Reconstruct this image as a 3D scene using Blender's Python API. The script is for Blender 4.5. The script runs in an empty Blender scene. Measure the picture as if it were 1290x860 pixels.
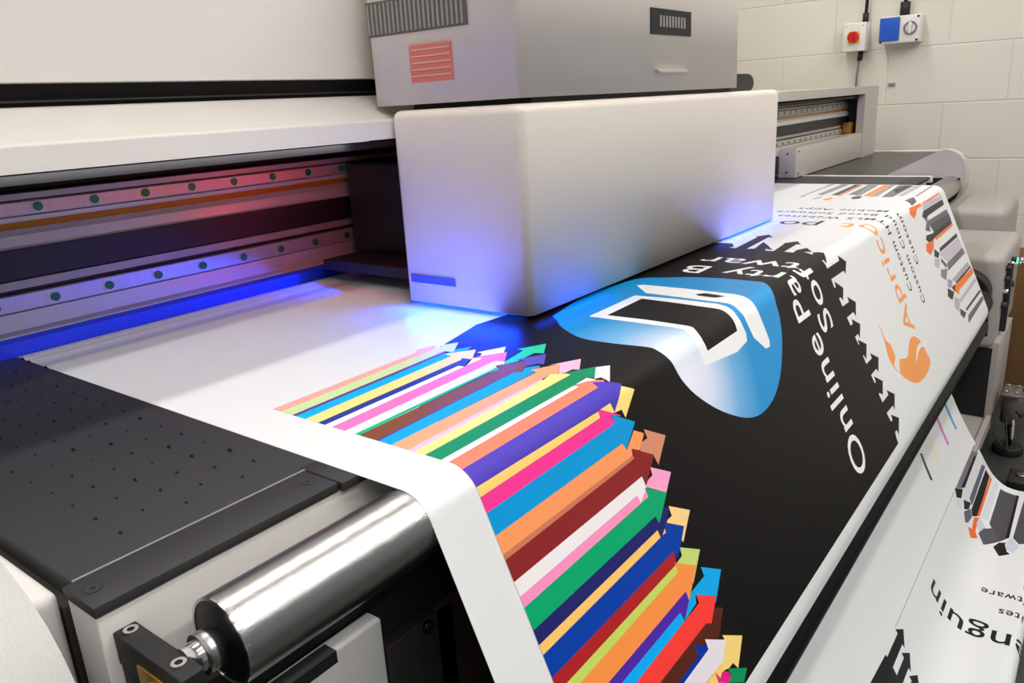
import math
# ---- camera and pixel helpers (units: u = 0.3 m; camera eye is the origin, platen plane is z=-1)
YAW,PIT,ROL,FPX=0.90520083,0.29372955,-0.05755697,982.19449
def _cam():
    cy,sy,cp,sp=math.cos(YAW),math.sin(YAW),math.cos(PIT),math.sin(PIT)
    f=(sy*cp,cy*cp,-sp); r=(cy,-sy,0.0)
    u=(r[1]*f[2]-r[2]*f[1], r[2]*f[0]-r[0]*f[2], r[0]*f[1]-r[1]*f[0])
    c,s=math.cos(ROL),math.sin(ROL)
    r2=tuple(r[i]*c+u[i]*s for i in range(3)); u2=tuple(-r[i]*s+u[i]*c for i in range(3))
    return r2,u2,f
CR,CU,CF=_cam()
def ray(x,y):
    a=(x-645)/FPX; b=(y-430)/FPX
    return tuple(CF[i]+CR[i]*a-CU[i]*b for i in range(3))
# ---- the path of the banner seen from its side: list of (y,z), s = length along it
RP=0.112; Y0=1.3887+.6585*RP; K=.43; ZC=-1-RP
PROF=[(3.99,-1.0),(3.945,-1.0),(3.925,-.988),(3.905,-1.0),(3.87,-1.0),(3.855,-.992),(3.84,-1.0),(3.70,-1.0),(3.685,-.992),(3.66,-1.0),(2.6,-1.0),(1.9,-1.0),(Y0,-1.0)]; I_FLAT=len(PROF)-1
TH=math.acos(K/math.hypot(1,K))
for i in range(1,17):
    a=TH*i/16; PROF.append((Y0-RP*math.sin(a),ZC+RP*math.cos(a)))
nA=(-1/math.hypot(1,K),K/math.hypot(1,K))          # outward normal of the apron
zb=-2.196; yb=1.8187+K*zb
PROF.append((yb+K*.3,zb+.3)); PROF.append((yb,zb)); I_APRON_END=len(PROF)-1
rb=.15; cb=(yb-nA[0]*rb,zb-nA[1]*rb)
a0=math.atan2(nA[1],nA[0])
for i in range(1,13):
    a=a0+(math.radians(275)-a0)*i/12
    PROF.append((cb[0]+rb*math.cos(a),cb[1]+rb*math.sin(a)))
I_BEND=len(PROF)-1
BAR=(.985,-2.515,.105)
rr=BAR[2]+.004
for i in range(0,9):
    a=math.radians(68-64*i/8); PROF.append((BAR[0]+rr*math.cos(a)+.0,BAR[1]+rr*math.sin(a)))
I_HANG=len(PROF)-1
_h=[(1.128,-2.62),(1.145,-2.8),(1.122,-3.084),(1.066,-3.225),(1.002,-3.355),(.9,-3.545),(.835,-3.645),(.77,-3.755),(.703,-3.875),(.628,-3.985),(.531,-4.068),(.429,-4.098),(.346,-4.098),(.2,-4.088)]
def _cr(P,n=4):
    out=[]
    for i in range(len(P)-1):
        p0=P[max(i-1,0)];p1=P[i];p2=P[i+1];p3=P[min(i+2,len(P)-1)]
        for k in range(n):
            t=k/n
            out.append(tuple(.5*((2*p1[j])+(-p0[j]+p2[j])*t+(2*p0[j]-5*p1[j]+4*p2[j]-p3[j])*t*t+(-p0[j]+3*p1[j]-3*p2[j]+p3[j])*t**3) for j in (0,1)))
    out.append(P[-1]); return out
PROF+=_cr([PROF[-1]]+_h)[1:]
for i in range(1,9):
    a=math.radians(90+20*i); PROF.append((.2+.09*math.cos(a),-4.172+.09*math.sin(a)+.0))
S_=[0.0]
for i in range(1,len(PROF)): S_.append(S_[-1]+math.hypot(PROF[i][0]-PROF[i-1][0],PROF[i][1]-PROF[i-1][1]))
S_APRON_END=S_[I_APRON_END]
def hitprof(d,lo,hi):
    """first crossing of the view ray (from the eye, in the y-z plane) with the path segments lo..hi"""
    best=None
    for i in range(lo,hi):
        (y1,z1),(y2,z2)=PROF[i],PROF[i+1]
        c1=y1*d[2]-z1*d[1]; c2=y2*d[2]-z2*d[1]
        if c1==c2 or c1*c2>0: continue
        t=c1/(c1-c2); y=y1+(y2-y1)*t; z=z1+(z2-z1)*t
        k=(y*d[1]+z*d[2])/(d[1]**2+d[2]**2)
        if k>0 and (best is None or k<best[0]): best=(k,S_[i]+(S_[i+1]-S_[i])*t)
    return best
def uv(p,web=1):
    d=ray(*p)
    lo,hi=(0,I_BEND) if web==1 else (I_HANG,len(PROF)-1)
    b=hitprof(d,lo,hi)
    if b is None: return None
    return (d[0]*b[0],b[1])
def proj(x,y,z):
    w=x*CF[0]+y*CF[1]+z*CF[2]
    return (645+FPX*(x*CR[0]+y*CR[1]+z*CR[2])/w, 430-FPX*(x*CU[0]+y*CU[1]+z*CU[2])/w)
CROPS=dict(A=(340,400,5.85),B=(480,400,5.85),C=(620,420,5.85),D=(480,520,5.85),E=(660,520,5.85),F=(600,640,5.85),G=(740,640,5.85),H=(640,720,6.143),I=(800,720,6.144),J=(960,220,8.6),K=(1080,220,7.588),L=(1080,310,7.588),P=(960,290,7.588),Q=(1020,380,7.588),R=(1020,480,7.588),Z=(820,270,7.167),Y=(680,220,3.583),M=(1090,540,5.375),N=(1090,690,5.06),X=(0,0,1))
def px(spec):
    """'D 600 418 695 553 C 795 560' -> pixel points"""
    out=[];c=CROPS['X'];buf=[]
    for t in spec.split():
        if t in CROPS: c=CROPS[t];continue
        buf.append(float(t))
        if len(buf)==2: out.append((c[0]+buf[0]/c[2],c[1]+buf[1]/c[2]));buf=[]
    return out
LA,LB,LC=33,15,60
U1,U2,U3,U4,U5,U6=.65,.07,.14,.4,.2,.4
R1,R2=.24,.12
L1=.45  # power of the added fill light in the rail recess
WS=.23; EXPO=0.0
import bpy, bmesh, random
from mathutils import Vector, Matrix
from mathutils.geometry import tessellate_polygon
random.seed(7)
SC=.3; ZF=4.25
def W(x,y,z): return Vector((x*SC,y*SC,(z+ZF)*SC))
COL=bpy.context.scene.collection
# ---------------------------------------------------------------- materials
def mat(name,col,rough=.5,metal=0.0,bump=0,bscale=200,var=0,spec=.5,emit=None,estr=0,coat=0,aniso=None,trans=0):
    m=bpy.data.materials.new(name); m.use_nodes=True; nt=m.node_tree; b=nt.nodes['Principled BSDF']
    b.inputs['Base Color'].default_value=(*col,1); b.inputs['Roughness'].default_value=rough; b.inputs['Metallic'].default_value=metal
    b.inputs['Specular IOR Level'].default_value=spec
    if coat: b.inputs['Coat Weight'].default_value=coat; b.inputs['Coat Roughness'].default_value=.08
    if trans: b.inputs['Transmission Weight'].default_value=trans
    if emit: b.inputs['Emission Color'].default_value=(*emit,1); b.inputs['Emission Strength'].default_value=estr
    tc=nt.nodes.new('ShaderNodeTexCoord')
    if bump or var:
        n=nt.nodes.new('ShaderNodeTexNoise'); n.inputs['Scale'].default_value=bscale; n.inputs['Detail'].default_value=4
        mp=nt.nodes.new('ShaderNodeMapping'); nt.links.new(tc.outputs['Object'],mp.inputs['Vector']); nt.links.new(mp.outputs[0],n.inputs['Vector'])
        if aniso: mp.inputs['Scale'].default_value=aniso
        if bump:
            bp=nt.nodes.new('ShaderNodeBump'); bp.inputs['Strength'].default_value=bump; bp.inputs['Distance'].default_value=.001
            nt.links.new(n.outputs['Fac'],bp.inputs['Height']); nt.links.new(bp.outputs[0],b.inputs['Normal'])
        if var:
            r=nt.nodes.new('ShaderNodeMixRGB'); r.blend_type='MULTIPLY'; r.inputs['Fac'].default_value=var
            r.inputs['Color1'].default_value=(*col,1); nt.links.new(n.outputs['Fac'],r.inputs['Color2']); nt.links.new(r.outputs[0],b.inputs['Base Color'])
    return m
def srgb(r,g,b):
    f=lambda c:(c/255/12.92 if c/255<=.04045 else ((c/255+.055)/1.055)**2.4)
    return (f(r),f(g),f(b))
M={}
M['cover']=mat('painted_warm_grey',srgb(232,227,220),.45,bump=.25,bscale=900)
M['cover_smooth']=mat('painted_carriage_grey',srgb(232,222,212),.4,bump=.08,bscale=700)
M['white_tex']=mat('textured_white_paint',srgb(205,205,200),.28,bump=.35,bscale=520)
M['cabinet']=mat('cabinet_dimmed_grey',srgb(168,160,155),.45,bump=.2,bscale=900)  # cover grey, darkened in colour for the dimmer light on these boxes
M['gantry']=mat('gantry_warm_grey',srgb(190,181,174),.42,bump=.2,bscale=900)
M['body']=mat('body_light_grey_paint',srgb(214,210,206),.5,bump=.3,bscale=800)
M['black']=mat('black_void_plastic',(.006,.006,.007),.6)
M['black_soft']=mat('black_satin_plastic',(.016,.013,.016),.5)
M['platen']=mat('black_anodised_platen',srgb(46,46,46),.42,spec=.7,bump=.25,bscale=1500,var=.25)
M['trim']=mat('dark_anodised_trim',srgb(50,49,49),.5,spec=.3,bump=.2,bscale=1800)
M['seam']=mat('bright_seam_edge',srgb(190,190,188),.3,metal=.6)
M['hole']=mat('hole_black',(.004,.004,.004),.9)
M['steel']=mat('brushed_roller_steel',(.48,.475,.465),.26,metal=1.0,bump=.12,bscale=60,aniso=(1,60,60))
M['steel_dark']=mat('turned_steel_end',(.08,.08,.085),.3,metal=1.0)
M['steel_bright']=mat('bright_turned_steel',(.72,.72,.72),.18,metal=1.0)
M['rail']=mat('ground_rail_steel',(.74,.66,.64),.38,metal=.55,bump=.5,bscale=40,aniso=(40,1,1),var=.35)
M['alu']=mat('aluminium_channel',(.76,.74,.70),.36,metal=.35,bump=.25,bscale=30,aniso=(1,30,30))
M['alu_dull']=mat('dull_beige_aluminium',(.50,.45,.42),.45,metal=.3,var=.3,bscale=14)
M['amber']=mat('amber_encoder_strip',srgb(190,120,30),.35,metal=.2)
M['green_cap']=mat('green_rail_cap',srgb(0,128,78),.5)
M['blue_bar']=mat('blue_lit_bar',srgb(24,60,235),.35,spec=.6)  # blue bar; the lamp's blue light on it is put into the colour
M['uv']=mat('uv_lamp_glow',(.05,.2,1),.4,emit=(.01,.10,1.0),estr=3)
M['uv_lens']=mat('uv_lamp_lens',(.1,.2,.6),.2,emit=(.02,.12,1.0),estr=3)
M['red_led']=mat('red_indicator_glow',(1,.05,.05),.4,emit=(1,.05,.04),estr=4)
M['brass']=mat('brass_bearing',(.55,.30,.05),.3,metal=.9)
M['brown']=mat('brown_cabinet_door',srgb(58,40,36),.5,bump=.2)
M['darkgrey']=mat('dark_grey_paint',srgb(52,48,46),.5,bump=.2)
M['panel']=mat('white_tray_panel',srgb(196,194,192),.45,bump=.2,bscale=800)
M['glass_table']=mat('glossy_black_table',srgb(34,34,32),.3)
M['bar_black']=mat('black_guide_bar',(.004,.004,.005),.5,spec=.12)
M['rubber']=mat('black_rubber',(.01,.01,.01),.6)
M['grey_cable']=mat('grey_cable',srgb(120,116,112),.5)
M['switch_white']=mat('switch_white_plastic',srgb(226,224,220),.4)
M['switch_red']=mat('switch_red_plastic',srgb(198,24,20),.35)
M['switch_yellow']=mat('switch_yellow_plate',srgb(236,186,60),.4)
M['socket_blue']=mat('socket_blue_plastic',srgb(20,84,190),.4)
M['sticker_red']=mat('faded_red_sticker',srgb(214,112,104),.5)
M['sticker_pale']=mat('pale_sticker_line',srgb(214,170,160),.5)
M['patch_blue']=mat('side_patch_blue',srgb(70,100,225),.5)
M['vent_dark']=mat('vent_shadow_grey',srgb(96,92,88),.6)
M['vent_light']=mat('vent_slat_grey',srgb(150,146,140),.6)
M['led_green']=mat('green_led',(.02,.8,.3),.3,emit=(.05,1,.4),estr=2.5)
M['cardboard']=mat('cardboard_brown',srgb(128,92,52),.8,var=.3,bscale=8)
M['tag_white']=mat('white_paper_tag',srgb(225,225,228),.6)
M['lamp']=mat('tube_light_glow',(1,1,1),.4,emit=(1.0,.97,.93),estr=14)
M['pink_metal']=mat('pinkish_motor_case',srgb(120,108,108),.4,metal=.4)
# floor
def floor_mat():
    m=mat('dark_floor',srgb(44,44,42),.6); nt=m.node_tree; b=nt.nodes['Principled BSDF']
    n=nt.nodes.new('ShaderNodeTexNoise'); n.inputs['Scale'].default_value=9; n.inputs['Detail'].default_value=8
    r=nt.nodes.new('ShaderNodeValToRGB'); r.color_ramp.elements[0].color=(*srgb(34,34,33),1); r.color_ramp.elements[1].color=(*srgb(66,66,62),1)
    tc=nt.nodes.new('ShaderNodeTexCoord'); nt.links.new(tc.outputs['Object'],n.inputs['Vector']); nt.links.new(n.outputs['Fac'],r.inputs['Fac']); nt.links.new(r.outputs[0],b.inputs['Base Color']); return m
M['floor']=floor_mat()
M['led_strip']=mat('recess_fill_glow',(.9,.9,.9),.4,emit=(1,.97,.95),estr=.3)  # weak glow for the added recess fill
def block_mat():
    """painted concrete blocks: brick texture drives colour and bump"""
    m=mat('painted_concrete_block',srgb(226,220,206),.7); nt=m.node_tree; b=nt.nodes['Principled BSDF']; L=nt.links.new
    tc=nt.nodes.new('ShaderNodeTexCoord'); mp=nt.nodes.new('ShaderNodeMapping'); L(tc.outputs['UV'],mp.inputs['Vector'])
    br=nt.nodes.new('ShaderNodeTexBrick'); L(mp.outputs[0],br.inputs['Vector'])
    br.inputs['Scale'].default_value=1; br.inputs['Mortar Size'].default_value=.0045; br.inputs['Mortar Smooth'].default_value=.6
    br.inputs['Brick Width'].default_value=.50; br.inputs['Row Height'].default_value=.2525; br.offset=.5
    br.inputs['Color1'].default_value=(*srgb(226,221,208),1); br.inputs['Color2'].default_value=(*srgb(221,216,204),1); br.inputs['Mortar'].default_value=(*srgb(219,214,202),1)
    L(br.outputs['Color'],b.inputs['Base Color'])
    n=nt.nodes.new('ShaderNodeTexNoise'); n.inputs['Scale'].default_value=70; n.inputs['Detail'].default_value=6; L(mp.outputs[0],n.inputs['Vector'])
    ad=nt.nodes.new('ShaderNodeMath'); ad.operation='MULTIPLY_ADD'; L(n.outputs['Fac'],ad.inputs[0]); ad.inputs[1].default_value=.22
    inv=nt.nodes.new('ShaderNodeMath'); inv.operation='SUBTRACT'; inv.inputs[0].default_value=1; L(br.outputs['Fac'],inv.inputs[1]); L(inv.outputs[0],ad.inputs[2])
    bp=nt.nodes.new('ShaderNodeBump'); bp.inputs['Strength'].default_value=.6; bp.inputs['Distance'].default_value=.003; L(ad.outputs[0],bp.inputs['Height']); L(bp.outputs[0],b.inputs['Normal'])
    return m
M['block']=block_mat()
M['plain_wall']=mat('plain_painted_wall',srgb(206,200,190),.8,bump=.1,bscale=60)
# ---------------------------------------------------------------- mesh helpers (all coordinates in u, camera eye = origin)
class MB:
    def __init__(s): s.bm=bmesh.new(); s.mats=[]
    def mi(s,m):
        if m not in s.mats: s.mats.append(m)
        return s.mats.index(m)
    def _take(s,t,m,smooth):
        i=s.mi(m); vm={}
        for v in t.verts: vm[v]=s.bm.verts.new(v.co)
        for f in t.faces:
            try: g=s.bm.faces.new([vm[v] for v in f.verts])
            except ValueError: continue
            g.material_index=i; g.smooth=smooth
        t.free()
    def box(s,a,b,m,bev=0,seg=3):
        t=bmesh.new(); bmesh.ops.create_cube(t,size=1)
        A=W(*a);B=W(*b); lo=Vector([min(A[i],B[i]) for i in range(3)]); hi=Vector([max(A[i],B[i]) for i in range(3)])
        for v in t.verts: v.co=Vector([lo[i]+(v.co[i]+.5)*(hi[i]-lo[i]) for i in range(3)])
        if bev: bmesh.ops.bevel(t,geom=t.edges[:],offset=bev*SC,segments=seg,profile=.5,affect='EDGES')
        s._take(t,m,bool(bev)); return s
    def prism(s,prof,x0,x1,m,bev=0,smooth=False,axis='x',caps=True):
        """prof = list of (y,z) (axis x) or (x,z) (axis y) or (x,y) (axis z)"""
        t=bmesh.new()
        def P(q,k):
            return W(k,q[0],q[1]) if axis=='x' else (W(q[0],k,q[1]) if axis=='y' else W(q[0],q[1],k))
        a=[t.verts.new(P(q,x0)) for q in prof]; b=[t.verts.new(P(q,x1)) for q in prof]; n=len(prof)
        for i in range(n): t.faces.new([a[i],a[(i+1)%n],b[(i+1)%n],b[i]])
        if caps: t.faces.new(a[::-1]); t.faces.new(b)
        bmesh.ops.recalc_face_normals(t,faces=t.faces[:])
        if bev: bmesh.ops.bevel(t,geom=t.edges[:],offset=bev*SC,segments=3,profile=.5,affect='EDGES')
        s._take(t,m,smooth or bool(bev)); return s
    def cyl(s,p,q,r,m,r2=None,n=32,caps=True,smooth=True,m_cap=None,bev=0):
        P=W(*p);Q=W(*q);d=(Q-P); L=d.length
        t=bmesh.new(); bmesh.ops.create_cone(t,cap_ends=caps,segments=n,radius1=r*SC,radius2=(r if r2 is None else r2)*SC,depth=L)
        if bev: bmesh.ops.bevel(t,geom=[e for e in t.edges if len(e.link_faces)==2 and any(len(f.verts)>4 for f in e.link_faces)],offset=bev*SC,segments=2,profile=.5,affect='EDGES')
        R=d.to_track_quat('Z','Y').to_matrix().to_4x4(); T=Matrix.Translation((P+Q)/2)@R
        bmesh.ops.transform(t,matrix=T,verts=t.verts)
        i=s.mi(m); j=s.mi(m_cap or m); vm={}
        for v in t.verts: vm[v]=s.bm.verts.new(v.co)
        for f in t.faces:
            g=s.bm.faces.new([vm[v] for v in f.verts]); cap=len(f.verts)>4
            g.material_index=j if cap else i; g.smooth=smooth and not cap
        t.free(); return s
    def ring(s,c,d,ro,ri,h,m,n=32):
        """annulus with thickness along d (world-direction), centre c in u"""
        C0=W(*c); R=Vector(d).to_track_quat('Z','Y').to_matrix(); t=bmesh.new(); vs=[]
        for k in range(n):
            a=2*math.pi*k/n
            for r,z in ((ri,0),(ro,0),(ro,h),(ri,h)):
                vs.append(t.verts.new(C0+R@Vector((r*SC*math.cos(a),r*SC*math.sin(a),z*SC))))
        for k in range(n):
            for j in range(4):
                a,b=4*k,4*((k+1)%n); t.faces.new([vs[a+j],vs[b+j],vs[b+(j+1)%4],vs[a+(j+1)%4]])
        bmesh.ops.recalc_face_normals(t,faces=t.faces[:]); s._take(t,m,False); return s
    def tube(s,pts,r,m,n=10):
        P=[W(*p) for p in pts]; t=bmesh.new(); rings=[]
        for i,p in enumerate(P):
            d=(P[min(i+1,len(P)-1)]-P[max(i-1,0)]).normalized(); R=d.to_track_quat('Z','Y').to_matrix()
            rings.append([t.verts.new(p+R@Vector((r*SC*math.cos(2*math.pi*k/n),r*SC*math.sin(2*math.pi*k/n),0))) for k in range(n)])
        for i in range(len(P)-1):
            for k in range(n): t.faces.new([rings[i][k],rings[i][(k+1)%n],rings[i+1][(k+1)%n],rings[i+1][k]])
        t.faces.new(rings[0][::-1]); t.faces.new(rings[-1]); bmesh.ops.recalc_face_normals(t,faces=t.faces[:]); s._take(t,m,True); return s
    def quad(s,pts,m):
        vs=[s.bm.verts.new(W(*p)) for p in pts]; f=s.bm.faces.new(vs); f.material_index=s.mi(m); return s
    def build(s,name,parent=None,origin=None,flip=False):
        me=bpy.data.meshes.new(name)
        o=bpy.data.objects.new(name,me); COL.objects.link(o)
        if parent is None:
            if origin is None:
                bb=[v.co for v in s.bm.verts]; lo=[min(v[i] for v in bb) for i in range(3)]; hi=[max(v[i] for v in bb) for i in range(3)]
                origin=Vector(((lo[0]+hi[0])/2,(lo[1]+hi[1])/2,lo[2]))
            org=origin
        else:
            org=Vector(parent['_org'])
        bmesh.ops.translate(s.bm,verts=s.bm.verts,vec=-org)
        s.bm.to_mesh(me); s.bm.free()
        for m in s.mats: me.materials.append(M[m] if isinstance(m,str) else m)
        if parent is None: o.location=org
        else: o.parent=parent
        o['_org']=list(org); ALL.append(o)
        return o
ALL=[]
def empty(name,org):
    o=bpy.data.objects.new(name,None); COL.objects.link(o); o.location=W(*org); o['_org']=list(W(*org)); o.empty_display_size=.05; ALL.append(o); return o
def tag(o,label,cat,group=None):
    o['label']=label; o['category']=cat
    if group: o['group']=group
    return o
def struct(o): o['kind']='structure'; return o
def arc(cx,cy,r,a0,a1,n=10): return [(cx+r*math.cos(math.radians(a0+(a1-a0)*i/n)),cy+r*math.sin(math.radians(a0+(a1-a0)*i/n))) for i in range(n+1)]
# ---------------------------------------------------------------- the room
XW=14.0
b=MB(); b.box((-9,-9,-ZF-.4),(XW+.4,9.4,-ZF),'floor'); struct(b.build('floor'))
UJ=ray(1197.8,30)[1]/ray(1197.8,30)[0]*XW*SC-5.0
def wall_right():
    me=bpy.data.meshes.new('wall_right'); bm=bmesh.new(); uvl=bm.loops.layers.uv.new('UVMap')
    x0,x1=XW,XW+.6; y0,y1=-9,9.4; z0,z1=-ZF,7.0
    c=[bm.verts.new(W(x,y,z)) for x in (x0,x1) for y in (y0,y1) for z in (z0,z1)]
    for ids in ((0,1,3,2),(4,6,7,5),(0,4,5,1),(2,3,7,6),(1,5,7,3),(0,2,6,4)):
        f=bm.faces.new([c[i] for i in ids])
        for l in f.loops:
            y=l.vert.co.y; z=l.vert.co.z
            l[uvl].uv=(y-UJ, z-1.1757+2.525)
    bmesh.ops.recalc_face_normals(bm,faces=bm.faces[:]); bm.to_mesh(me); bm.free(); me.materials.append(M['block'])
    o=bpy.data.objects.new('wall_right',me); COL.objects.link(o); struct(o)
wall_right()
b=MB(); b.box((-9,9.4,-ZF),(XW,9.8,7),'plain_wall'); struct(b.build('wall_back'))
b=MB(); b.box((-9,-9,7),(XW+.6,9.8,7.3),'plain_wall'); struct(b.build('ceiling'))
# ---------------------------------------------------------------- the printer body
pr=empty('flatbed_printer',(6.5,3.2,-ZF))
tag(pr,'large grey wide-format printer with a black platen, standing across the room under the moving carriage','printer')
XL,XR=-2.2,13.0
# upper cover with black slot below it
b=MB(); b.prism([(3.2,.176)]+[(3.2,.85)]+arc(3.3,.85,.1,180,90,6)[1:]+[(5.1,.95),(5.1,.176)],XL,7.2,'cover'); b.build('upper_cover',pr)
b=MB(); b.box((XL,3.3,.03),(7.2,3.5,.2),'black'); b.box((XL,3.27,.108),(7.2,3.31,.116),'darkgrey'); b.box((XL,3.5,-.1),(7.2,4.9,.18),'black'); b.build('cover_slot',pr)
b=MB(); b.prism([(3.0,-.130)]+[(3.0,-.045)]+arc(3.014,-.046,.014,180,110,4)[1:]+[(3.27,.092),(3.4,.092),(3.4,-.14),(3.02,-.130)],XL,7.4,'cover',smooth=False); b.build('lower_cover',pr)
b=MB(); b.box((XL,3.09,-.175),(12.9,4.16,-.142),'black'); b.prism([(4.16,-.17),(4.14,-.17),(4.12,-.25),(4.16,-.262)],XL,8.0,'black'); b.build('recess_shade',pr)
# beam behind, with its rails; the section right of the carriage sits further forward
def gantry_section(x0,x1,f,caps):
    def pf(P): return [(y*f,z*f) for y,z in P]
    def one(name,*ps):
        b=MB()
        for P,m in ps: b.prism(pf(P),x0,x1,m)
        return b.build(name,pr)
    one('beam',([(4.16,-.26),(4.16,-.93),(4.9,-.93),(4.9,-.16),(4.16,-.16)],'alu_dull'))
    one('beam_lip',([(4.16,-.262),(4.09,-.268),(4.09,-.296),(4.16,-.296)],'alu_dull'))
    ru=one('linear_rail',([(4.13,-.303),(4.098,-.303),(4.09,-.309),(4.09,-.362),(4.098,-.37),(4.13,-.37)],'rail'),([(4.16,-.298),(4.105,-.298),(4.105,-.306),(4.16,-.306)],'black'))
    one('cable_channel',([(4.13,-.372),(4.1,-.376),(4.13,-.402),(4.15,-.402)],'alu'),([(4.15,-.43),(4.12,-.432),(4.10,-.46),(4.09,-.508),(4.08,-.518),(4.15,-.52)],'alu'))
    one('encoder_strip',([(4.13,-.402),(4.125,-.404),(4.12,-.43),(4.15,-.43)],'amber'))
    one('dark_track',([(4.16,-.522),(4.115,-.526),(4.112,-.664),(4.16,-.666)],'black_soft'))
    one('lower_lip',([(4.16,-.666),(4.11,-.672),(4.11,-.712),(4.16,-.714)],'alu_dull'),([(4.16,-.712),(4.105,-.714),(4.105,-.722),(4.16,-.724)],'black'))
    rl=one('linear_rail',([(4.13,-.73),(4.098,-.73),(4.09,-.736),(4.09,-.808),(4.098,-.815),(4.13,-.815)],'rail'))
    one('lower_channel',([(4.16,-.815),(4.1,-.82),(4.09,-.9),(4.05,-.915),(4.05,-.925),(4.16,-.93)],'alu'))
    cap=None
    for zc,parent,xs in ((-.3355,ru,1.607),(-.7765,rl,1.594)):
        for i in range(-1,60):
            x=(xs+i*.2686)*f
            if not caps[0]<x<caps[1]: continue
            if cap is None:
                o=MB().cyl((x,4.0915*f,zc*f),(x,4.084*f,zc*f),.0215*f,'green_cap',n=20).build('bolt_cap',parent); cap=(o,x,zc*f)
            else:
                o=cap[0].copy(); COL.objects.link(o); o.parent=parent; o.location=Vector(((x-cap[1])*SC,0,(zc*f-cap[2])*SC))
gantry_section(XL,8.0,1.0,(1.3,4.3)); gantry_section(8.0,13.0,3.26/4.1,(8.9,12.9))
b=MB(); b.prism([(4.16,-.918),(4.035,-.92),(4.0,-.932),(4.0,-1.004),(4.16,-1.004)],XL,8.6,'blue_bar'); b.build('blue_bar',pr)
MB().box((-2.0,3.04,-.134),(2.8,3.07,-.131),'led_strip').build('led_strip',pr)  # added glowing strip, tucked behind the cover lip
# gantry right frame
def framebox():
    b=MB(); 
    b.prism([(8.0,-.02),(12.95,-.02),(12.95,-1.002),(12.22,-1.002),(12.22,-.122),(8.0,-.122)],3.0,3.1,'gantry',axis='y')
    b.box((13.0,3.1,-1.0),(13.1,4.9,-.02),'cover'); b.box((7.3,3.1,-.10),(13.0,4.9,-.02),'cover'); return b.build('gantry_frame',pr)
framebox()
MB().box((12.35,3.12,-.655),(12.98,3.24,-.125),'black').build('end_buffer',pr); MB().box((12.05,3.14,-.645),(12.4,3.24,-.50),'brass',bev=.01).build('end_stop',pr)
b=MB(); b.box((9.33,3.0,-.995),(12.2,3.2,-.655),'gantry',bev=.008); b.build('front_apron_panel',pr)
for z in (-.72,-.93): MB().cyl((9.331,3.1,z),(9.322,3.1,z),.012,'black',n=12).build('panel_screw',pr)
for x,z in ((9.42,-.70),(9.42,-.95)): MB().cyl((x,3.001,z),(x,2.992,z),.010,'black',n=12).build('panel_screw',pr)
# platen
b=MB(); b.box((.60,1.812,-1.06),(9.62,4.2,-1.001),'platen')
for i in range(0,9):
    for j in range(0,16):
        x=.78+i*.09; y=1.93+j*.135+(.067 if i%2 else 0)
        if x>1.30 or y>3.8: continue
        r=.0062 if random.random()<.7 else .009
        b.cyl((x+random.uniform(-.008,.008),y,-1.0012),(x,y,-1.0006),r,'hole',n=10)
b.build('platen',pr)
# front edge strip, bright seam, trim bars with countersunk screws
b=MB(); b.box((.60,1.806,-1.05),(1.30,1.8125,-1.0),'seam'); b.build('platen_seam',pr)
b=MB(); b.box((.575,1.655,-1.028),(1.268,1.804,-.9995),'trim',bev=.003,seg=2)
for x in (.613,1.225):
    b.ring((x,1.735,-.9997),(0,0,1),.022,.017,.0012,'black',n=24); b.cyl((x,1.735,-1.0),(x,1.735,-.9982),.017,'trim',n=24); b.cyl((x,1.735,-.9985),(x,1.735,-.9978),.008,'hole',n=6)
b.build('front_trim',pr)
b=MB(); b.box((1.272,1.64,-1.028),(9.62,1.83,-.9992),'trim',bev=.003,seg=2); b.build('front_trim',pr)
b=MB(); b.box((9.64,2.05,-1.06),(13.3,4.2,-1.0),'glass_table'); b.box((9.62,1.62,-1.06),(9.7,4.2,-.995),'cover'); b.box((13.2,2.05,-1.06),(13.34,4.2,-.985),'cover'); b.build('service_table',pr)
# body below the platen
b=MB()
b.box((.578,1.662,-2.2),(9.6,1.80,-1.030),'body',bev=.006)
b.build('front_fascia',pr)
b=MB(); b.box((.455,1.82,-4.0),(.572,5.0,-1.012),'body',bev=.03,seg=5); b.build('side_panel',pr)
b=MB(); b.box((.574,1.82,-4.0),(13.3,4.9,-1.062),'darkgrey'); b.build('chassis',pr)
# raised rounded end guards left and right (side profile y,z)
GP=[(2.35,-1.02),(1.75,-.79)]+arc(1.62,-.98,.255,62,90,4)+arc(1.5,-.97,.235,84,10,10)+[(1.27,-1.0),(1.27,-1.13),(1.33,-1.24),(1.46,-1.31),(1.62,-1.36),(2.35,-1.36)]
LP=[(2.9,-.80),(2.2,-.69),(1.8,-.668),(1.62,-.676),(1.52,-.694),(1.442,-.717),(1.375,-.746),(1.317,-.786),(1.283,-.824),(1.256,-.869),(1.236,-.915),(1.222,-.97),(1.212,-1.05),(1.208,-1.2),(1.208,-3.0),(2.9,-3.0)]
b=MB(); b.prism(LP,-.9,.385,'white_tex',smooth=True); b.build('end_guard',pr)
b=MB(); b.box((.36,1.6,-3.0),(.40,2.85,-.95),'black'); b.build('shadow_gap_fill',pr)  # black slab painted as the shadow in the gap beside the guard
def yz(spec,X):
    out=[]
    for p in px(spec):
        d=ray(*p); t=X/d[0]; out.append((d[1]*t,d[2]*t))
    return out
gp=yz('X 1118 220 1150 205 1183 190 1192 188.5 1201 190 1209 194.5 1214 201 1216.5 209 1217 222 1216.5 234 1212 245 1204 253 1194 260 1180 264 1130 262',9.78)
b=MB(); b.prism(gp,9.78,9.97,'gantry',smooth=False)
b.prism(yz('X 1163 224 1209.5 224 1209.5 234 1208 242 1204 249 1197 255 1188 259 1163 262',9.77),9.77,9.783,'black'); b.build('end_guard',pr)
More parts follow.
